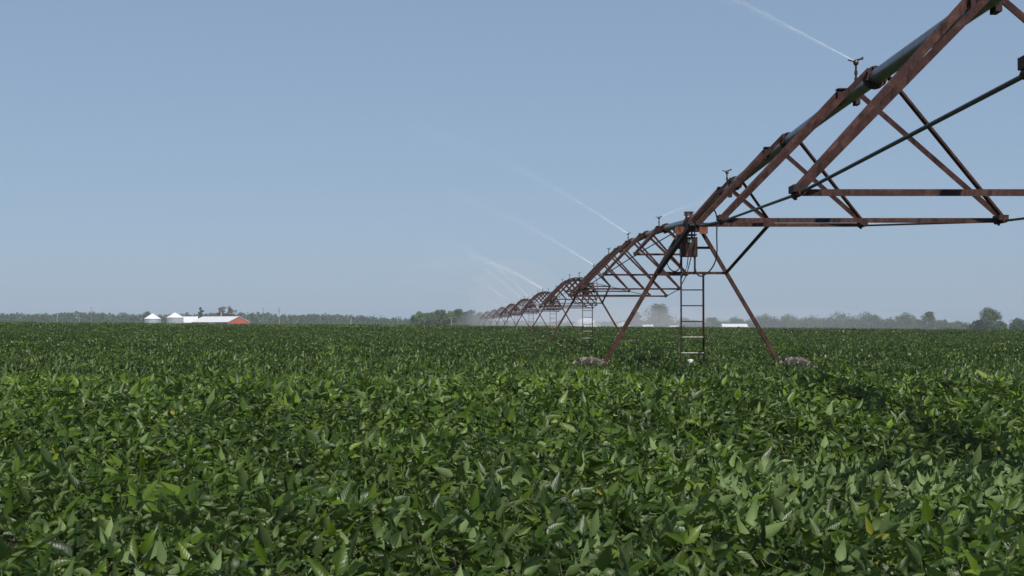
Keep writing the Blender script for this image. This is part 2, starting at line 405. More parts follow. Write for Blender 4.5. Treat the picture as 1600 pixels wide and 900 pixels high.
# far canopy sheet, uneven, joined to the same object
fy = np.geomspace(300, 930, 60); FV, FF = [], []; nb = len(P); nxs = 90
for j, y in enumerate(fy):
    for i in range(nxs):
        x = (i/(nxs-1)-.5)*2*(.40*y+20)
        FV.append((x, y, gz(x, y) + .86 + rng.normal(0, .04)))
for j in range(len(fy)-1):
    for i in range(nxs-1): a = nb+j*nxs+i; FF.append((a, a+1, a+nxs+1, a+nxs))
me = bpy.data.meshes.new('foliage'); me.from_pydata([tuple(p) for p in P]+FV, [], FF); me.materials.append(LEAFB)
nv = len(me.vertices); nf = len(FV)
a = me.attributes.new('idx', 'INT', 'POINT'); a.data.foreach_set('value', np.concatenate([I, -np.ones(nf, int)]).astype(np.int32))
a = me.attributes.new('scl', 'FLOAT', 'POINT'); a.data.foreach_set('value', np.concatenate([SC, np.ones(nf)]).astype(np.float32))
a = me.attributes.new('rot', 'FLOAT_VECTOR', 'POINT'); a.data.foreach_set('vector', np.concatenate([ROT, np.zeros((nf, 3))]).astype(np.float32).ravel())
fol = bpy.data.objects.new('foliage', me); COL.objects.link(fol); fol.parent = crop; fol.location = (0, -20, 0); tag(fol, kind='stuff')
ng = bpy.data.node_groups.new('crop_scatter', 'GeometryNodeTree')
ng.interface.new_socket('Geometry', in_out='INPUT', socket_type='NodeSocketGeometry')
ng.interface.new_socket('Geometry', in_out='OUTPUT', socket_type='NodeSocketGeometry')
gi = ng.nodes.new('NodeGroupInput'); go = ng.nodes.new('NodeGroupOutput')
def attr(name, t):
    x = ng.nodes.new('GeometryNodeInputNamedAttribute'); x.data_type = t; x.inputs['Name'].default_value = name
    return [s for s in x.outputs if s.enabled and s.name == 'Attribute'][0]
ai, as_, ar = attr('idx', 'INT'), attr('scl', 'FLOAT'), attr('rot', 'FLOAT_VECTOR')
cmp_ = ng.nodes.new('FunctionNodeCompare'); cmp_.data_type = 'INT'; cmp_.operation = 'GREATER_EQUAL'
ci = [s for s in cmp_.inputs if s.enabled]; ng.links.new(ai, ci[0]); ci[1].default_value = 0
sep = ng.nodes.new('GeometryNodeSeparateGeometry'); ng.links.new(gi.outputs[0], sep.inputs[0]); ng.links.new(cmp_.outputs[0], sep.inputs[1])
cinf = ng.nodes.new('GeometryNodeCollectionInfo'); cinf.inputs[0].default_value = SHAPES; cinf.inputs[1].default_value = True; cinf.inputs[2].default_value = True
iop = ng.nodes.new('GeometryNodeInstanceOnPoints'); ng.links.new(sep.outputs[0], iop.inputs['Points']); ng.links.new(cinf.outputs[0], iop.inputs['Instance'])
iop.inputs['Pick Instance'].default_value = True; ng.links.new(ai, iop.inputs['Instance Index'])
e2r = ng.nodes.new('FunctionNodeEulerToRotation'); ng.links.new(ar, e2r.inputs[0]); ng.links.new(e2r.outputs[0], iop.inputs['Rotation'])
ng.links.new(as_, iop.inputs['Scale'])
jn = ng.nodes.new('GeometryNodeJoinGeometry'); ng.links.new(iop.outputs[0], jn.inputs[0]); ng.links.new(sep.outputs[1], jn.inputs[0])
ng.links.new(jn.outputs[0], go.inputs[0])
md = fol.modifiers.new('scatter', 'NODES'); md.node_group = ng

# ------------------------------------------------------------------ irrigation machine: spans
PIPE_Z, BOW, SPAN = 3.80, .42, 36.4
PAN = [5.0, 9.4, 13.8, 18.2, 22.6, 27.0, 31.4]
HW = [.66, 1.10, 1.44, 1.55, 1.44, 1.10, .66]; JZ = [3.42, 3.10, 2.84, 2.72, 2.84, 3.10, 3.42]
def pz(s): return PIPE_Z + BOW*(1-((s-SPAN/2)/(SPAN/2))**2)
SPRK = [6.0, 14.7, 22.8, 31.7]
def make_span():
    root = empty('irrigation_span')
    pts = [(0, s, pz(s)) for s in np.linspace(.35, SPAN-.35, 25)]
    pipe = MB().tube(pts, .074, 18).build('pipe', GALV, root, True)
    for s in PAN:       # flanged couplings where the struts are bolted on
        m = MB(); m.cyl((0, s-.62, pz(s-.62)), (0, s-.585, pz(s-.585)), .115, 14)
        m.cyl((0, s-.58, pz(s-.58)), (0, s-.545, pz(s-.545)), .115, 14)
        for k in range(8):
            a = k*math.pi/4+.3; m.cyl((.1*math.cos(a), s-.66, pz(s-.6)+.1*math.sin(a)), (.1*math.cos(a), s-.505, pz(s-.55)+.1*math.sin(a)), .011, 6)
        m.build('coupling', RUSTD, pipe)
        m = MB(); m.box((-.12, s+.50, pz(s+.53)-.085), (-.07, s+.64, pz(s+.53)+.05)); m.box((.07, s+.50, pz(s+.53)-.085), (.12, s+.64, pz(s+.53)+.05)); m.bar((-.12, s+.57, pz(s+.57)+.085), (.12, s+.57, pz(s+.57)+.085), .13, .012)
        m.build('strut_bracket', RUSTD, pipe)
    for k, s in enumerate(PAN):
        for sd in (-1, 1):
            J = Vector((sd*HW[k], s, JZ[k]))
            for off in (-.57, .57):
                top = Vector((sd*.115, s+off, pz(s+off)+.03))
                MB().angle(top + (top-J).normalized()*.08, J+Vector((0, off*.08, .01)), .056, .008, (0, 0, 1), 1, sd).build('strut', RUST, root)
            m = MB(); m.box((J.x-.05, J.y-.1, J.z-.022), (J.x+.05, J.y+.1, J.z+.03)); m.cyl((J.x, J.y-.15, J.z-.03), (J.x, J.y+.15, J.z-.03), .026, 8); m.cyl((J.x-.02, J.y, J.z-.075), (J.x-.02, J.y, J.z+.04), .014, 6)
            m.build('rod_joint', RUSTD, root)
        MB().angle((-HW[k]+.03, s, JZ[k]-.012), (HW[k]-.03, s, JZ[k]-.012), .05, .007, (0, 0, -1), 1, 1).build('cross_bar', RUST, root)
    for sd in (-1, 1):
        chain = [(sd*.14, .45, PIPE_Z-.10)] + [(sd*HW[k], s, JZ[k]-.03) for k, s in enumerate(PAN)] + [(sd*.14, SPAN-.45, PIPE_Z-.10)]
        for p, q in zip(chain, chain[1:]): MB().cyl(p, q, .0125, 8).build('truss_rod', ROD, root)
    for s in SPRK:
        z = pz(s)+.075
        sp = MB().cyl((0, s, z), (0, s, z+.07), .018, 8).cyl((0, s, z+.07), (0, s, z+.20), .011, 8).cyl((0, s, z+.10), (0, s, z+.14), .018, 8).build('sprinkler', BRASS, root)
        h = MB().lathe((0, s, z+.20), (0, 0, 1), [(0, .014), (.01, .026), (.03, .03), (.05, .024), (.06, .01)], 10)
        h.bar((0, s, z+.235), (-.075, s+.03, z+.262), .014, .014); h.bar((.0, s, z+.25), (.065, s-.02, z+.268), .008, .02); h.bar((.065, s-.02, z+.255), (.065, s-.02, z+.285), .008, .018)
        h.build('sprinkler_head', BRASS, sp)
    return root

# ------------------------------------------------------------------ irrigation machine: towers (x across, y along the span, z up)
def make_tower():
    root = empty('irrigation_tower')
    for sd in (-1, 1):
        MB().angle((sd*.15, .0, 3.68), (sd*2.0, .0, .52), .085, .01, (0, -1, 0), -sd, 1).build('leg', RUST, root)
        MB().box((sd*.24-.10, -.16, 3.55), (sd*.24+.07, -.148, 3.69)).build('bracket_plate', ORANGE, root)
        # braces from the legs to the first truss joints of the spans on both sides
        MB().angle((sd*.69, -.07, 2.78), (sd*.645, -4.95, 3.39), .075, .009, (0, 0, 1), sd, 1).build('brace', RUSTD, root)
        whl = empty('wheel', (sd*2.06, 0, .535), 0, root)
        ty = MB().lathe((0, 0, 0), (0, 1, 0), [(-.10, .30), (-.135, .36), (-.14, .45), (-.115, .505), (-.05, .515), (.05, .515), (.115, .505), (.14, .45), (.135, .36), (.10, .30)], 36)
        nt0 = len(ty.f)
        for k in range(15):
            for side in (-1, 1):
                a = 2*math.pi*(k+.5*(side > 0))/15; b = a+.20
                p0 = Vector((.525*math.cos(a), side*.01, .525*math.sin(a))); p1 = Vector((.515*math.cos(b), side*.135, .515*math.sin(b)))
                ty.prof(p0, p1, [(-.022, -.02), (.022, -.02), (.018, .035), (-.018, .035)], up=p0.normalized())
                ty.prof(p1, Vector((.43*math.cos(b+.05), side*.145, .43*math.sin(b+.05))), [(-.016, -.015), (.016, -.015), (.016, .015), (-.016, .015)], up=(0, side, 0))
        to = ty.build('tyre', TYRED, whl); to.data.materials.append(TYRE)
        to.data.polygons.foreach_set('material_index', [0]*nt0+[1]*(len(to.data.polygons)-nt0))
        rm = MB().lathe((0, 0, 0), (0, 1, 0), [(-.11, .315), (-.12, .30), (-.03, .27), (-.02, .12), (-.06, .10), (-.06, .03)], 28)
        rm.build('rim', RUSTD, whl, True)
        MB().cyl((0, -.13, 0), (0, .05, 0), .06, 12).cyl((0, .0, 0), (0, .32, 0), .09, 10).build('gearbox', GREYP, whl)
    MB().angle((-.72, -.012, 2.78), (.72, -.012, 2.78), .055, .008, (0, 0, -1), 1, 1).build('cross_bar', RUST, root)
    MB().bar((-.45, .05, 3.28), (.42, .05, 3.28), .03, .05).build('box_rail', RUSTD, root)
    m = MB().bar((-2.15, .18, .52), (2.15, .18, .52), .12, .16); m.build('base_beam', RUST, root)
    # joint at the top: cradle, ball housing, pivot plates
    m = MB().box((-.16, -.13, 3.60), (.16, .13, 3.70)); m.box((-.11, -.10, 3.70), (-.095, .10, 3.95)); m.box((.095, -.10, 3.70), (.11, .10, 3.95))
    m.build('cradle', RUSTD, root)
    m = MB().lathe((0, -.40, PIPE_Z), (0, 1, 0), [(0, .085), (.02, .125), (.06, .125), (.065, .10), (.28, .098), (.30, .11), (.50, .11), (.52, .098), (.74, .10), (.745, .125), (.785, .125), (.80, .085)], 18)
    m.build('pipe_joint', RUSTD, root, True)
    m = MB().box((-.14, -.10, 3.965), (.03, .06, 4.0)); m.cyl((-.10, -.02, 3.86), (-.10, -.02, 3.97), .02, 8); m.cyl((-.01, -.02, 3.86), (-.01, -.02, 3.97), .02, 8); m.box((-.15, -.12, 3.925), (.0, .02, 3.945))
    m.build('alignment_arm', RUSTD, root)
    # control box
    bx = MB().box((-.235, -.21, 3.09), (.095, .04, 3.48)).build('control_box', BOXM, root)
    MB().box((-.262, -.235, 3.515), (.08, .065, 3.54)).box((-.13, -.12, 3.48), (-.09, -.06, 3.60)).box((-.02, -.12, 3.48), (.01, -.06, 3.62)).build('lid', BLACK, bx)
    MB().box((-.205, -.218, 3.10), (-.155, -.2101, 3.355)).build('edge_strip', RUST, bx)
    MB().box((-.145, -.218, 3.10), (-.105, -.2101, 3.355)).build('edge_strip', ORANGE, bx)
    MB().box((.015, -.218, 3.10), (.06, -.2101, 3.355)).build('edge_strip', RUST, bx)
    MB().box((-.10, -.216, 3.375), (-.03, -.2101, 3.415)).box((-.10, -.216, 3.42), (-.03, -.2101, 3.432)).build('name_plate', LABELM, bx)
    for x in (-.21, .06): MB().bar((x, -.05, 3.092), (x, -.05, 2.79), .045, .035).build('post', BLACK, bx)
    MB().bar((.22, -.03, 3.60), (.31, .0, 3.37), .10, .02, (1, 0, 0)).build('gusset_plate', RUSTD, root)
    # ladder
    ld = empty('ladder', (0, -.05, 0), 0, root)
    MB().angle((-.222, 0, 2.77), (-.222, 0, .6), .03, .006, (0, 1, 0), 1, 1).build('rail', RUSTD, ld)
    MB().angle((.235, 0, 2.77), (.235, 0, .6), .038, .006, (0, -1, 0), 1, 1).build('rail', RUST, ld)
    for k in range(6): MB().cyl((-.222, .0, 2.43-.315*k), (.235, .0, 2.43-.315*k), .012, 8).build('rung', RUSTD if k < 3 else GREYP, ld)
    mt = MB().lathe((-.03, -.02, .60), (0, 0, 1), [(0, .07), (.02, .085), (.30, .085), (.34, .08), (.36, .05)], 16).build('drive_motor', GREYP, root, True)
    MB().lathe((-.03, -.02, .965), (0, 0, 1), [(0, .062), (.05, .066), (.075, .05), (.08, .02)], 14).build('motor_cap', WHITEP, mt, True)
    # cables
    def cable(pts, r):
        P_ = [Vector(p) for p in pts]; out = []
        for i in range(len(P_)-1):
            a, b, c, d = P_[max(i-1, 0)], P_[i], P_[i+1], P_[min(i+2, len(P_)-1)]
            for k in range(6):
                t = k/6; out.append(.5*((2*b)+(c-a)*t+(2*a-5*b+4*c-d)*t*t+(3*b-a-3*c+d)*t**3))
        out.append(P_[-1]); MB().tube(out, r, 6).build('cable', BLACK, root)
    cable([(.07, -2.2, 3.96), (.33, -1.2, 3.83), (.42, -.6, 3.50), (.46, -.3, 3.10), (.36, -.25, 2.84), (.17, -.24, 2.70), (.06, -.22, 2.79), (.03, -.18, 3.09)], .014)
    cable([(-.44, .1, 3.18), (-.49, .0, 3.03), (-.46, -.06, 2.88), (-.36, -.08, 2.80), (-.26, -.08, 2.86), (-.22, -.08, 3.09)], .012)
    cable([(-.08, -.1, 3.09), (-.11, -.1, 2.88), (-.20, -.08, 2.68), (-.222, -.06, 2.50), (-.215, -.06, 1.2)], .009)
    return root

ORD = ['nearest', 'second', 'third', 'fourth', 'fifth', 'sixth', 'seventh', 'eighth', 'ninth']
tower0 = make_tower(); span0 = make_span()
def direction(i):
    a = Vector(TOW[i-1]) if i > 0 else Vector((3.65, -7.9)); b = Vector(TOW[min(i+1, len(TOW)-1)])
    return math.atan2(-(b-a).x, (b-a).y)
tl = ['nearest and largest A-frame irrigation tower of rusty steel with ladder and control box']
tl += ['%s A-frame irrigation tower counted from the camera, standing in the crop' % ORD[k] for k in range(1, 9)]
for i, (x, y) in enumerate(TOW):
    o = tower0 if i == 0 else link_copy(tower0)
    o.location = (x, y, gz(x, y)+(.05 if i == 0 else .0)); o.rotation_euler = (0, 0, direction(i))
    tag(o, tl[i], 'irrigation tower', 'towers of the irrigation line')
ends = [(3.65, -7.9)] + TOW
for i in range(len(ends)-1):
    o = span0 if i == 0 else link_copy(span0)
    a, b = Vector(ends[i]), Vector(ends[i+1]); d = b-a
    za, zb = gz(*ends[i])+(.05 if i == 1 else .0), gz(*ends[i+1])+(.05 if i == 0 else .0)
    if i == 0: za = .0
    o.location = (a.x, a.y, za); o.rotation_euler = (math.atan2(zb-za, d.length), 0, math.atan2(-d.x, d.y)); o.scale = (1, d.length/SPAN, 1)
    lab = 'nearest pipe and truss span of rusty struts, running out of frame at upper right' if i == 0 else 'arched pipe and truss span between the %s and %s irrigation towers' % (ORD[i-1], ORD[i])
    tag(o, lab, 'irrigation span', 'spans of the irrigation line')

# ------------------------------------------------------------------ water jets and spray (clouds of drops)
WATER = NM('white_water_drops').set(**{'Base Color': (.86,.89,.92), 'Roughness': .35})
def drops(name, pts, rad, label):
    n = len(pts); pts = np.asarray(pts); rad = np.asarray(rad)[:, None]
    ang = rng.uniform(0, 6.283, n)
    base = np.array([(1, 0, -.5), (-.5, .866, -.5), (-.5, -.866, -.5), (0, 0, 1.)])
    V = np.empty((n, 4, 3))
    for k in range(4):
        bx, by, bz = base[k]
        V[:, k, 0] = bx*np.cos(ang)-by*np.sin(ang); V[:, k, 1] = bx*np.sin(ang)+by*np.cos(ang); V[:, k, 2] = bz
    V = V*rad[:, None, :] + pts[:, None, :]
    q = np.arange(n)[:, None]*4
    F = np.concatenate([q+np.array(t) for t in ((0, 2, 1), (0, 1, 3), (1, 2, 3), (2, 0, 3))])
    me = bpy.data.meshes.new(name); me.from_pydata(V.reshape(-1, 3).tolist(), [], F.tolist()); me.materials.append(WATER)
    o = bpy.data.objects.new(name, me); COL.objects.link(o); tag(o, label, 'water', kind='stuff'); return o
def nozzle(span, k):
    a, b = Vector(ends[span]), Vector(ends[span+1]); s = SPRK[k]; p = a+(b-a)*(s/SPAN)
    zb = gz(*ends[span+1])+(.05 if span == 0 else .0); za = gz(*ends[span])+(.05 if span == 1 else .0) if span else 0.
    return Vector((p.x, p.y, pz(s)+.312+za+(zb-za)*s/SPAN))
def jet(span, k, az, el, v, T, n, r, s0, s1, label, decay=1.2):
    o = nozzle(span, k); a, e = R(az), R(el)
    d = np.array([math.sin(a)*math.cos(e), math.cos(a)*math.cos(e), math.sin(e)])     # az 0 = away, -90 = left
    t = T*rng.random(n)**decay
    drag = 1-.16*t
    p = np.array(o)[None, :] + d[None, :]*(v*t*drag)[:, None]; p[:, 2] -= 4.9*t**2*.9
    dist = v*t*drag; sig = s0 + s1*dist
    p += rng.normal(0, 1, (n, 3))*sig[:, None]*np.array([1, 1, 1.])
    drift = rng.random(n)**4; p[:, 2] -= drift*dist*.07
    p += d[None, :]*.03
    return drops('water_jet', p, r*rng.uniform(.6, 1.3, n), label)
jet(0, 2, -80, 31, 17, .62, 8500, .0019, .003, .0080, 'white water jet shooting out of the top of the frame', 1.25)
jet(1, 1, -76, 35, 17, .55, 3000, .0036, .006, .012, 'thin water jet spraying up left from the second span', 2.2)
jet(1, 0, 70, 24, 14, .12, 350, .004, .006, .03, 'short faint water jet pointing right beside the nearest tower', 1.3)
jet(1, 3, -80, 34, 17, .48, 2600, .0048, .008, .014, 'thin water jet rising left above the second tower', 2.2)
far = [(3, 1, -66, 31, 17, .5, 'first'), (4, 0, -120, 42, 17, 1.1, 'second'), (4, 2, -52, 38, 18, 1.2, 'third'), (5, 1, -84, 36, 19, 1.2, 'fourth'), (5, 3, -140, 40, 19, 1.4, 'fifth'), (6, 2, -88, 33, 20, 1.3, 'sixth'), (7, 1, -60, 30, 20, 1.5, 'seventh')]
for q, (sp, k, az, el, v, T, nm) in enumerate(far):
    jet(sp, k, az, el, v, T, 1250, .0115, .03, .014, 'pale arcing water jet, %s of the arcs over the far towers from the right' % nm, 1.3)
def dome(cx, base_row, D, wpx, hpx, n, r, label):
    x0 = at(cx, D); W = wpx/FPX*D/2; H = hpx/FPX*D; zb = zat(base_row, D)
    u = np.clip(rng.normal(0, .42, n), -1.05, 1.05); v = rng.random(n)
    p = np.stack([x0+u*W, D+rng.normal(0, W*.5, n), zb + H*np.clip(1-np.abs(u)**1.7*.75, 0, 1)*v**1.1], 1)
    return drops('water_spray', p, r*rng.uniform(.6, 1.3, n), label)
dome(916, 511, 262, 44, 15, 9000, .015, 'white dome of spray behind the ladder of the second tower')
dome(973, 512, 262, 24, 9, 3500, .014, 'small white burst of spray beside the left leg of the nearest tower')

# ------------------------------------------------------------------ trees
def foliage_mat(name, a, b, c):
    N = NM(name); p = world_pos(N); f = N.noise(p, .35, 4, .6); rnd = N.n('ShaderNodeObjectInfo').outputs['Random']
    col = N.ramp(N.math('ADD', N.math('MULTIPLY', f, .7), N.math('MULTIPLY', rnd, .3)), [(.3, a), (.5, b), (.72, c)])
    N.set(**{'Base Color': col, 'Roughness': .8, 'Specular IOR Level': .15}); return N.m
TREE_A = foliage_mat('tree_leaves', (.020,.045,.014), (.034,.068,.020), (.055,.095,.028))
TREE_B = foliage_mat('bright_tree_leaves', (.036,.07,.018), (.06,.105,.026), (.09,.14,.036))
TREE_R = foliage_mat('sparse_tree_leaves', (.035,.045,.016), (.085,.065,.028), (.17,.09,.045))
BARK = metal_rust('bark', (.05,.037,.028), (.09,.07,.053), (.14,.11,.085), .95)

def crown_geo(rs, H, Rr, base, nclump, nleaf, ls, squash=1.):
    V, F = [], []
    for c in range(nclump):
        while True:
            u = Vector((rs.uniform(-1, 1), rs.uniform(-1, 1), rs.uniform(-1, 1)))
            if .05 < u.length < 1: break
        u = u*(u.length**-.35)
        lob = 1+.22*math.sin(3*math.atan2(u.y, u.x)+rs.random())
        zc = base+(H-base)*.5*(1+u.z)
        taper = 1-.35*max(0, u.z)**1.5
        cc = Vector((u.x*Rr*lob*taper*.82, u.y*Rr*lob*taper*.82, zc))
        cr = Rr*rs.uniform(.30, .50)
        for _ in range(nleaf):
            d = Vector((rs.gauss(0, 1), rs.gauss(0, 1), rs.gauss(0, 1))).normalized()*cr*rs.random()**.4
            d.z *= .75; p = cc+d; s = ls*rs.uniform(.6, 1.3)
            n = (d.normalized()+Vector((rs.gauss(0, .5), rs.gauss(0, .5), rs.gauss(.3, .5)))).normalized()
            t = n.cross(Vector((0, 0, 1))); t = t.normalized() if t.length > .01 else Vector((1, 0, 0)); q = n.cross(t)
            a = rs.uniform(0, 3.1416); t, q = t*math.cos(a)+q*math.sin(a), q*math.cos(a)-t*math.sin(a)
            b = len(V); V += [p-t*s, p-q*s*.6, p+t*s, p+q*s*.6]; F.append((b, b+1, b+2, b+3))
    return V, F
def trunk_geo(rs, H, base, Rr):
    m = MB(); r = .022*H+.06
    m.tube([(0, 0, -.4), (.05, 0, base*.5), (rs.uniform(-.2, .2), .1, base+.15*H), (rs.uniform(-.4, .4), 0, H*.8)], [r*1.25, r, r*.75, r*.2], 7)
    for k in range(7):
        a = k*2.4+rs.random(); z = base*.8+(H-base)*rs.uniform(.0, .5)
        e = Vector((math.cos(a)*Rr*.7, math.sin(a)*Rr*.7, z+(H-base)*rs.uniform(.15, .35)))
        m.tube([(0, 0, z), tuple(e*.5+Vector((0, 0, z*.5+.1))), tuple(e)], [r*.5, r*.35, r*.1], 5)
    return m
def tree(x, y, H, Rr, base, label, mat, seed, name='tree', group=None, nclump=46, nleaf=70, ls=.50, zoff=0):
    rs = random.Random(seed)
    root = empty(name, (x, y, gz(x, y)+zoff), rs.uniform(0, 6))
    trunk_geo(rs, H, base, Rr).build('trunk', BARK, root)
    V, F = crown_geo(rs, H, Rr, base, nclump, nleaf, ls)
    me = bpy.data.meshes.new('crown'); me.from_pydata(V, [], F); me.materials.append(mat)
    c = bpy.data.objects.new('crown', me); COL.objects.link(c); c.parent = root
    tag(root, label, 'tree', group); return root
def tree_px(px, top, wpx, D, label, mat=None, seed=0, base=.03, group=None, name='tree', **kw):
    x = at(px, D); z0 = gz(x, D); H = zat(top, D)-z0; Rr = wpx/FPX*D/2
    return tree(x, D, H, Rr, H*base, label, mat or TREE_A, seed, name, group, **kw)
# right-hand hedgerow trees, left to right
G = 'trees along the right-hand field edge'
tree_px(1028, 477, 50, 860, 'large round hazy tree seen between the left leg and ladder of the nearest tower', seed=1, nclump=64, group=G)
tree_px(994, 490, 24, 900, 'smaller hazy tree leaning against the left side of the large round tree', seed=2, group=G)
tree_px(1072, 499, 34, 980, 'low hazy tree behind the ladder of the nearest tower', seed=3, group=G)
tree_px(1112, 497, 34, 980, 'low hazy tree just right of the ladder of the nearest tower', seed=4, group=G)
tree_px(1150, 499, 36, 1000, 'low hazy tree right behind the long white building', seed=21, group=G)
tree_px(1196, 494, 48, 960, 'broad hazy tree next right of the foot of the right tower leg', seed=5, group=G)
tree_px(1232, 494, 44, 980, 'second broad tree right of the nearest tower, merging with its neighbour', seed=6, group=G)
tree_px(1270, 498, 50, 990, 'lower grey-green tree in the middle of the right-hand row', seed=7, group=G)
tree_px(1312, 492, 52, 960, 'wide domed tree, first of two domes in the right-hand row', seed=8, group=G)
tree_px(1357, 493, 50, 960, 'wide domed tree, second of two domes in the right-hand row', seed=9, group=G)
tree_px(1392, 500, 30, 980, 'low tree filling the gap left of the dark round tree', seed=10, group=G)
tree_px(1416, 491, 44, 940, 'dark round tree in the right-hand row', seed=11, group=G)
tree_px(1451, 489, 28, 950, 'pointed taller tree right of the dark round tree', seed=12, group=G)
tree_px(1472, 501, 30, 960, 'low tree at the end of the right-hand row before the gap', seed=13, group=G)
tree_px(1496, 505, 30, 1250, 'very low far tree in the gap left of the lone tree', seed=14, group=G)
tree_px(1545, 485, 40, 840, 'lone tall rounded tree near the right edge of the frame', seed=15, nclump=64, group=G)
tree_px(1528, 501, 24, 850, 'low bush at the left foot of the lone tall tree', seed=16, group=G, base=.02)
tree_px(1563, 503, 18, 850, 'low bush at the right foot of the lone tall tree', seed=17, group=G, base=.02)
tree_px(1592, 500, 34, 900, 'small tree cut by the right edge of the frame', seed=18, group=G)
for k, (px_, top, wd) in enumerate([(1176, 502, 40), (1214, 501, 40), (1252, 502, 44), (1292, 501, 40), (1335, 500, 40), (1378, 502, 36), (1434, 501, 30), (1506, 508, 44)]):
    tree_px(px_, top, wd, 985+7*k, 'low hedge bush filling a gap between the right-hand trees, %s of eight from the left' % ['first', 'second', 'third', 'fourth', 'fifth', 'sixth', 'seventh', 'eighth'][k], seed=80+k, group='hedge bushes between the right-hand trees', base=.0, name='hedge_bush')
# grove at the far end of the irrigation line
G = 'grove at the far end of the irrigation line'
for k, (px_, top, wd, nm) in enumerate([(654, 488, 22, 'leftmost tree of the bright green grove'), (671, 486, 26, 'second tree from the left of the bright green grove'), (688, 484, 26, 'third tree from the left of the grove, the brightest crown'),
        (704, 488, 24, 'fourth tree of the grove, behind the utility pole'), (717, 484, 28, 'fifth tree of the grove, the tallest crown'), (735, 485, 28, 'sixth tree of the grove, close to the end of the irrigation line'), (750, 489, 24, 'rightmost misty tree of the grove, touching the end of the irrigation line')]):
    tree_px(px_, top, wd, 820+12*(k % 3), nm, TREE_B if k < 4 else TREE_A, 40+k, group=G, base=.06)
# trees behind the barn
tree_px(313, 480, 9, 1010, 'small narrow tree rising behind the left end of the red barn', TREE_A, 60, base=.45, nclump=14, ls=.5)
tree_px(348, 477, 17, 960, 'left half-bare brownish tree behind the barn roof', TREE_R, 61, base=.2, nclump=22, nleaf=40, ls=.42)
tree_px(362, 478, 16, 962, 'right half-bare brownish tree behind the barn roof', TREE_R, 62, base=.2, nclump=22, nleaf=40, ls=.42)
tree_px(231, 487, 20, 1150, 'dark tree rising above the wood behind the left grain bin', TREE_A, 63)
# distant wood: one mass
def distant_wood():
    rs = random.Random(5); V, F = [], []
    prof = [(-40, 489), (28, 489), (60, 491), (89, 489), (120, 487), (150, 488), (190, 489), (215, 490), (250, 492), (300, 490), (335, 488), (380, 489), (415, 488), (440, 491), (480, 491), (520, 490), (550, 492), (590, 495), (640, 498), (700, 499), (760, 500), (850, 503), (980, 503), (1100, 503), (1200, 504)]
    px_ = -60
    while px_ < 1190:
        D = rs.uniform(1380, 1560); top = np.interp(px_, [p[0] for p in prof], [p[1] for p in prof]) + rs.uniform(-.6, 2.6)
        x = at(px_, D); z0 = gz(x, D); H = max(3, zat(top, D)-z0)
        v, f = crown_geo(rs, H, rs.uniform(4.5, 8), H*.02, 16, 16, 1.0)
        b = len(V); V += [p+Vector((x, D, z0)) for p in v]; F += [tuple(i+b for i in q) for q in f]
        px_ += rs.uniform(2.5, 6.0)
    px_ = -60
    while px_ < 660:     # scrub in front of the wood
        D = rs.uniform(1250, 1340); x = at(px_, D); z0 = gz(x, D); H = rs.uniform(2.5, 5)
        v, f = crown_geo(rs, H, rs.uniform(3, 6), 0, 8, 12, .8)
        b = len(V); V += [p+Vector((x, D, z0)) for p in v]; F += [tuple(i+b for i in q) for q in f]
        px_ += rs.uniform(3, 8)
    me = bpy.data.meshes.new('distant_wood'); me.from_pydata(V, [], F); me.materials.append(TREE_A)
    o = bpy.data.objects.new('distant_wood', me); COL.objects.link(o)
    tag(o, 'continuous far-off wood along the horizon, mostly left of the irrigation line', 'wood', kind='stuff')
distant_wood()

# ------------------------------------------------------------------ farm buildings
def ribbed(name, col, rough, scale, metal=0., horiz=False):
    N = NM(name); sx = N.n('ShaderNodeSeparateXYZ'); N.l(N.coord('Object'), sx.inputs[0])
    f = N.noise(N.coord('Object'), .6, 4)
    c = N.mix(f, tuple(x*.88 for x in col), col)
    return N.set(**{'Base Color': c, 'Roughness': rough, 'Metallic': metal})
WROOF = ribbed('white_sheet_roof', (.62,.63,.65), .5, 1)
REDW = ribbed('red_sheet_wall', (.52,.085,.05), .6, 1)
WHITEW = ribbed('white_sheet_wall', (.66,.66,.65), .6, 1)
BIN = ribbed('galvanised_bin_wall', (.56,.58,.61), .38, 1, .55)
BINR = ribbed('galvanised_bin_roof', (.74,.75,.78), .5, 1, .1)
DARKO = NM('dark_opening').set(**{'Base Color': (.02,.02,.022), 'Roughness': .6})
POLE = metal_rust('weathered_pole_wood', (.14,.12,.10), (.22,.19,.165), (.32,.28,.25), .9)
PALEPOLE = metal_rust('pale_pole_wood', (.20,.18,.16), (.28,.26,.24), (.36,.34,.32), .9)

def bin_(px_, D, wpx, top, eave, label):
    x = at(px_, D); z0 = gz(x, D); r = wpx/FPX*D/2; ze = zat(eave, D)-z0; zt = zat(top, D)-z0
    root = empty('grain_bin', (x, D, z0))
    prof = []; n = 26
    for k in range(n+1): prof.append((ze*k/n, r+(.035 if k % 2 else 0)))
    MB().lathe((0, 0, 0), (0, 0, 1), prof, 40).build('wall', BIN, root, True)
    rf = MB().lathe((0, 0, 0), (0, 0, 1), [(ze-.02, r+.22), (ze+.06, r+.22), (zt-.35, .55), (zt-.3, .45)], 40)
    rf = rf.build('roof', BINR, root)
    for k in range(40):
        a = 2*math.pi*k/40
        MB().bar(((r+.2)*math.cos(a), (r+.2)*math.sin(a), ze+.09), (.5*math.cos(a), .5*math.sin(a), zt-.28), .05, .07).build('roof_rib', BINR, rf)
    MB().lathe((0, 0, zt-.32), (0, 0, 1), [(0, .48), (.25, .5), (.3, .6), (.42, .2)], 16).build('roof_cap', BINR, root)
    MB().box((-.45, -r-.08, .6), (.45, -r+.1, 2.4)).build('door', WHITEW, root)
    tag(root, label, 'grain bin', 'grain bins beside the barn'); return root
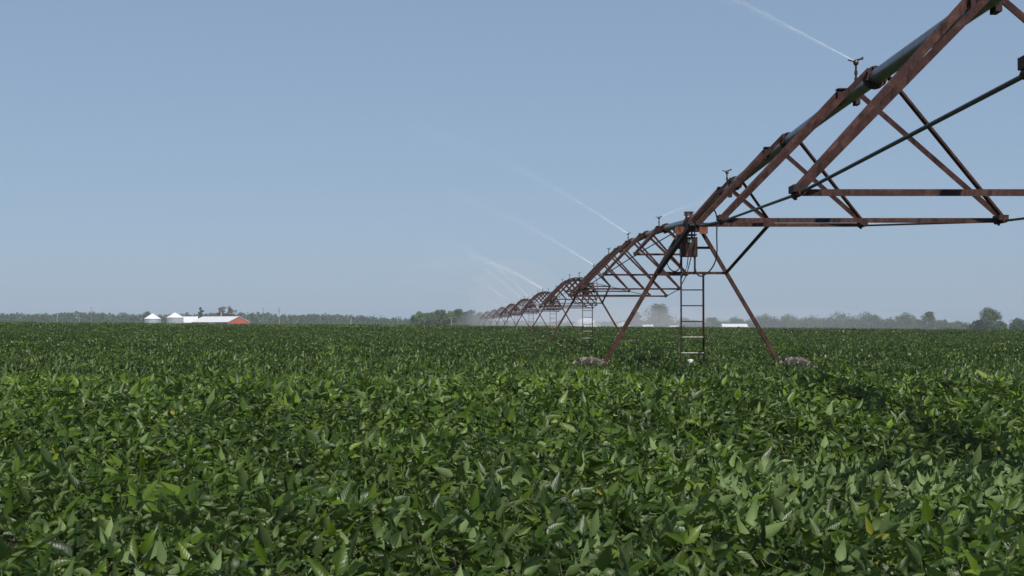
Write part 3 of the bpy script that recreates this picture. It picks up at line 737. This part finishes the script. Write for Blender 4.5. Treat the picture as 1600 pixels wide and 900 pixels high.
bin_(238.5, 900, 25, 489.5, 498.3, 'left round metal grain bin with white conical roof, standing apart')
bin_(273.8, 900, 25.5, 488.0, 496.3, 'right round metal grain bin with conical roof, next to the barn')

def gable(name, x, y, W, L, ze, zr, rz, roof, wall, label, cat, openings=(), over=.35):
    """long axis along local x, gable ends at +-L/2"""
    z0 = gz(x, y); root = empty(name, (x, y, z0), rz)
    a, b = W/2, L/2
    for sy in (-1, 1): MB().box((-b, min(sy*a, sy*(a-.15)), 0), (b, max(sy*a, sy*(a-.15)), ze)).build('side_wall', wall, root)
    for sx in (-1, 1):
        x0, x1 = sorted((sx*(b+.01), sx*(b-.14)))
        pr = [(-a, 0), (a, 0), (a, ze), (0, zr-.05), (-a, ze)]
        m = MB().add([(x0, p, q) for p, q in pr]+[(x1, p, q) for p, q in pr], [tuple(range(5)), tuple(range(9, 4, -1))]+[(i, (i+1) % 5, 5+(i+1) % 5, 5+i) for i in range(5)])
        gw = m.build('gable_wall', wall, root)
        # white barge boards
        for sy in (-1, 1):
            MB().bar((sx*(b+.20), sy*(a+over), ze-over*(zr-ze)/a+.02), (sx*(b+.20), 0, zr+.02), .10, .38, (0, 0, 1)).build('barge_board', WROOF, gw)
    npan = max(4, int(L/2.4))
    for sy in (-1, 1):      # roofing sheets, one by one
        for k in range(npan):
            x0 = -b-over + (L+2*over)*k/npan; x1 = -b-over + (L+2*over)*(k+1)/npan - .03
            lo = (sy*(a+over), ze-over*(zr-ze)/a+.10+.01*(k % 2)); hi = (0, zr+.10+.01*(k % 2))
            v = [(x0, lo[0], lo[1]), (x1, lo[0], lo[1]), (x1, hi[0], hi[1]), (x0, hi[0], hi[1])]; v += [(p, q, r_-.08) for p, q, r_ in v]
            MB().add(v, [(0, 1, 2, 3), (7, 6, 5, 4), (0, 4, 5, 1), (1, 5, 6, 2), (2, 6, 7, 3), (3, 7, 4, 0)]).build('roof_sheet', roof, root)
    MB().bar((-b-over, 0, zr+.14), (b+over, 0, zr+.14), .5, .08).build('ridge_cap', roof, root)
    for (x0, x1, z1, mat, nm) in openings: MB().box((x0, -a-.06, 0.05), (x1, -a-.003, z1)).build(nm, mat, root)
    tag(root, label, cat); return root
D = 905; bx_ = at(344, D)
PHI = R(-52)
zb0 = gz(bx_, D)
barn = gable('barn', bx_+.5, D, 18.5, 33, zat(503.2, D)-zb0, zat(494.6, D)-zb0, R(-36), WROOF, REDW, 'long red barn with white roof and red gable end facing right', 'barn',
      openings=((-3.5, 4.5, 2.9, WHITEW, 'sliding_door'), (-9.5, -8.2, 2.6, WHITEW, 'door')))
MB().cyl((-2, 2, zat(497, D)-zb0), (-2, 2, zat(487, D)-zb0), .16, 8).build('vent_pipe', WHITEW, barn)
xs_ = at(293, 935); gable('shed', xs_, 935, 9, 13, zat(503.5, 935)-gz(xs_, 935), zat(494.6, 935)-gz(xs_, 935), R(8), WROOF, WHITEW, 'white roofed shed tucked between the right grain bin and the barn', 'shed')
xs_ = at(1147, 880); gable('farm_building', xs_, 880, 7, 15.5, zat(510.5, 880)-gz(xs_, 880), zat(506.3, 880)-gz(xs_, 880), R(3), WROOF, WHITEW, 'long low white building seen right of the nearest tower ladder', 'building')
xs_ = at(1008, 840); gable('shed', xs_, 840, 3, 2.6, 2.2, 3.0, R(5), WROOF, WHITEW, 'tiny white shed at the left foot of the large hazy tree', 'shed')
xs_ = at(1016, 842); gable('shed', xs_, 842, 3, 2.6, 2.3, 3.1, R(5), WROOF, WHITEW, 'tiny white shed under the middle of the large hazy tree', 'shed')
xs_ = at(1053, 870); gable('shed', xs_, 870, 3, 5, 1.8, 2.6, R(5), WROOF, WHITEW, 'tiny white shed just left of the ladder of the nearest tower', 'shed')

# ------------------------------------------------------------------ utility poles
def pole(px_, top, D, label, mat=POLE, r=.17, arms=1, twin=False):
    x = at(px_, D); z0 = gz(x, D); H = zat(top, D)-z0
    root = empty('utility_pole', (x, D, z0))
    MB().tube([(0, 0, -.5), (0, 0, H*.5), (.03, 0, H)], [r*1.15, r, r*.75], 8).build('pole', mat, root)
    for k in range(arms):
        MB().bar((-1.1, 0, H-.35-.8*k), (1.1, 0, H-.35-.8*k), .1, .12).build('cross_arm', mat, root)
        for xx in (-.95, -.35, .35, .95): MB().cyl((xx, 0, H-.29-.8*k), (xx, 0, H-.12-.8*k), .05, 6).build('insulator', PALEPOLE, root)
    if twin:
        MB().lathe((-.35, -.2, H-2.6), (0, 0, 1), [(0, .2), (.05, .3), (1.0, .3), (1.1, .15)], 12).build('transformer', PALEPOLE, root)
    tag(root, label, 'utility pole', 'utility poles along the horizon'); return root
pole(89.5, 489.5, 900, 'pale utility pole farthest left on the horizon', PALEPOLE, .3, 0)
pole(124, 495, 880, 'short pale pole, second from the left edge', PALEPOLE, .2, 1)
pole(143, 480, 900, 'tall thin pole above the wood left of the grain bins', POLE, .14, 1)
pole(411, 481, 880, 'tall thin utility pole first to the right of the barn', POLE, .2, 1)
pole(436.5, 480.5, 880, 'utility pole with transformer, second to the right of the barn', PALEPOLE, .2, 2, True)
pole(548.5, 496, 860, 'short pale pole midway between the barn and the grove', PALEPOLE, .26, 1)
pole(705, 495, 700, 'pale pole standing in front of the grove', PALEPOLE, .22, 1)

# ------------------------------------------------------------------ haze and drifting mist
def volume_mat(name, dens, col=(.86,.92,1.)):
    m = bpy.data.materials.new(name); m.use_nodes = True; t = m.node_tree; t.nodes.clear()
    o = t.nodes.new('ShaderNodeOutputMaterial'); v = t.nodes.new('ShaderNodeVolumePrincipled')
    v.inputs['Color'].default_value = (*col, 1); v.inputs['Density'].default_value = dens; v.inputs['Anisotropy'].default_value = 0.0
    t.links.new(v.outputs[0], o.inputs['Volume']); m.cycles.homogeneous_volume = True; return m
hz = MB().box((-1500, -400, -16), (1500, 2200, 32)).build('haze', volume_mat('pale_haze', .00017)); tag(hz, 'thin pale summer haze over the whole field', 'haze', kind='stuff')
def mist(c, rad, dens, label):
    v, f = [], []; n, m = 20, 10
    mb = MB().lathe(c, (0, 0, 1), [(rad[2]*math.sin(R(-89.5+179*k/m)), math.cos(R(-89.5+179*k/m))) for k in range(m+1)], n)
    mb.v = [(c[0]+(p[0]-c[0])*rad[0], c[1]+(p[1]-c[1])*rad[1], p[2]) for p in mb.v]
    o = mb.build('mist', volume_mat('spray_mist', dens, (.95,.97,1.)), None, True); tag(o, label, 'mist', kind='stuff')
mist((20, 430, 2), (38, 110, 8.), .0022, 'drifting spray mist blurring the trees behind the nearest tower')
mist((42, 280, 1.2), (40, 90, 4.2), .0016, 'thin mist over the crop to the right of the nearest tower')
mist((0.5, 235, 5), (8.5, 45, 8.), .0032, 'pale spray mist left of the far towers')
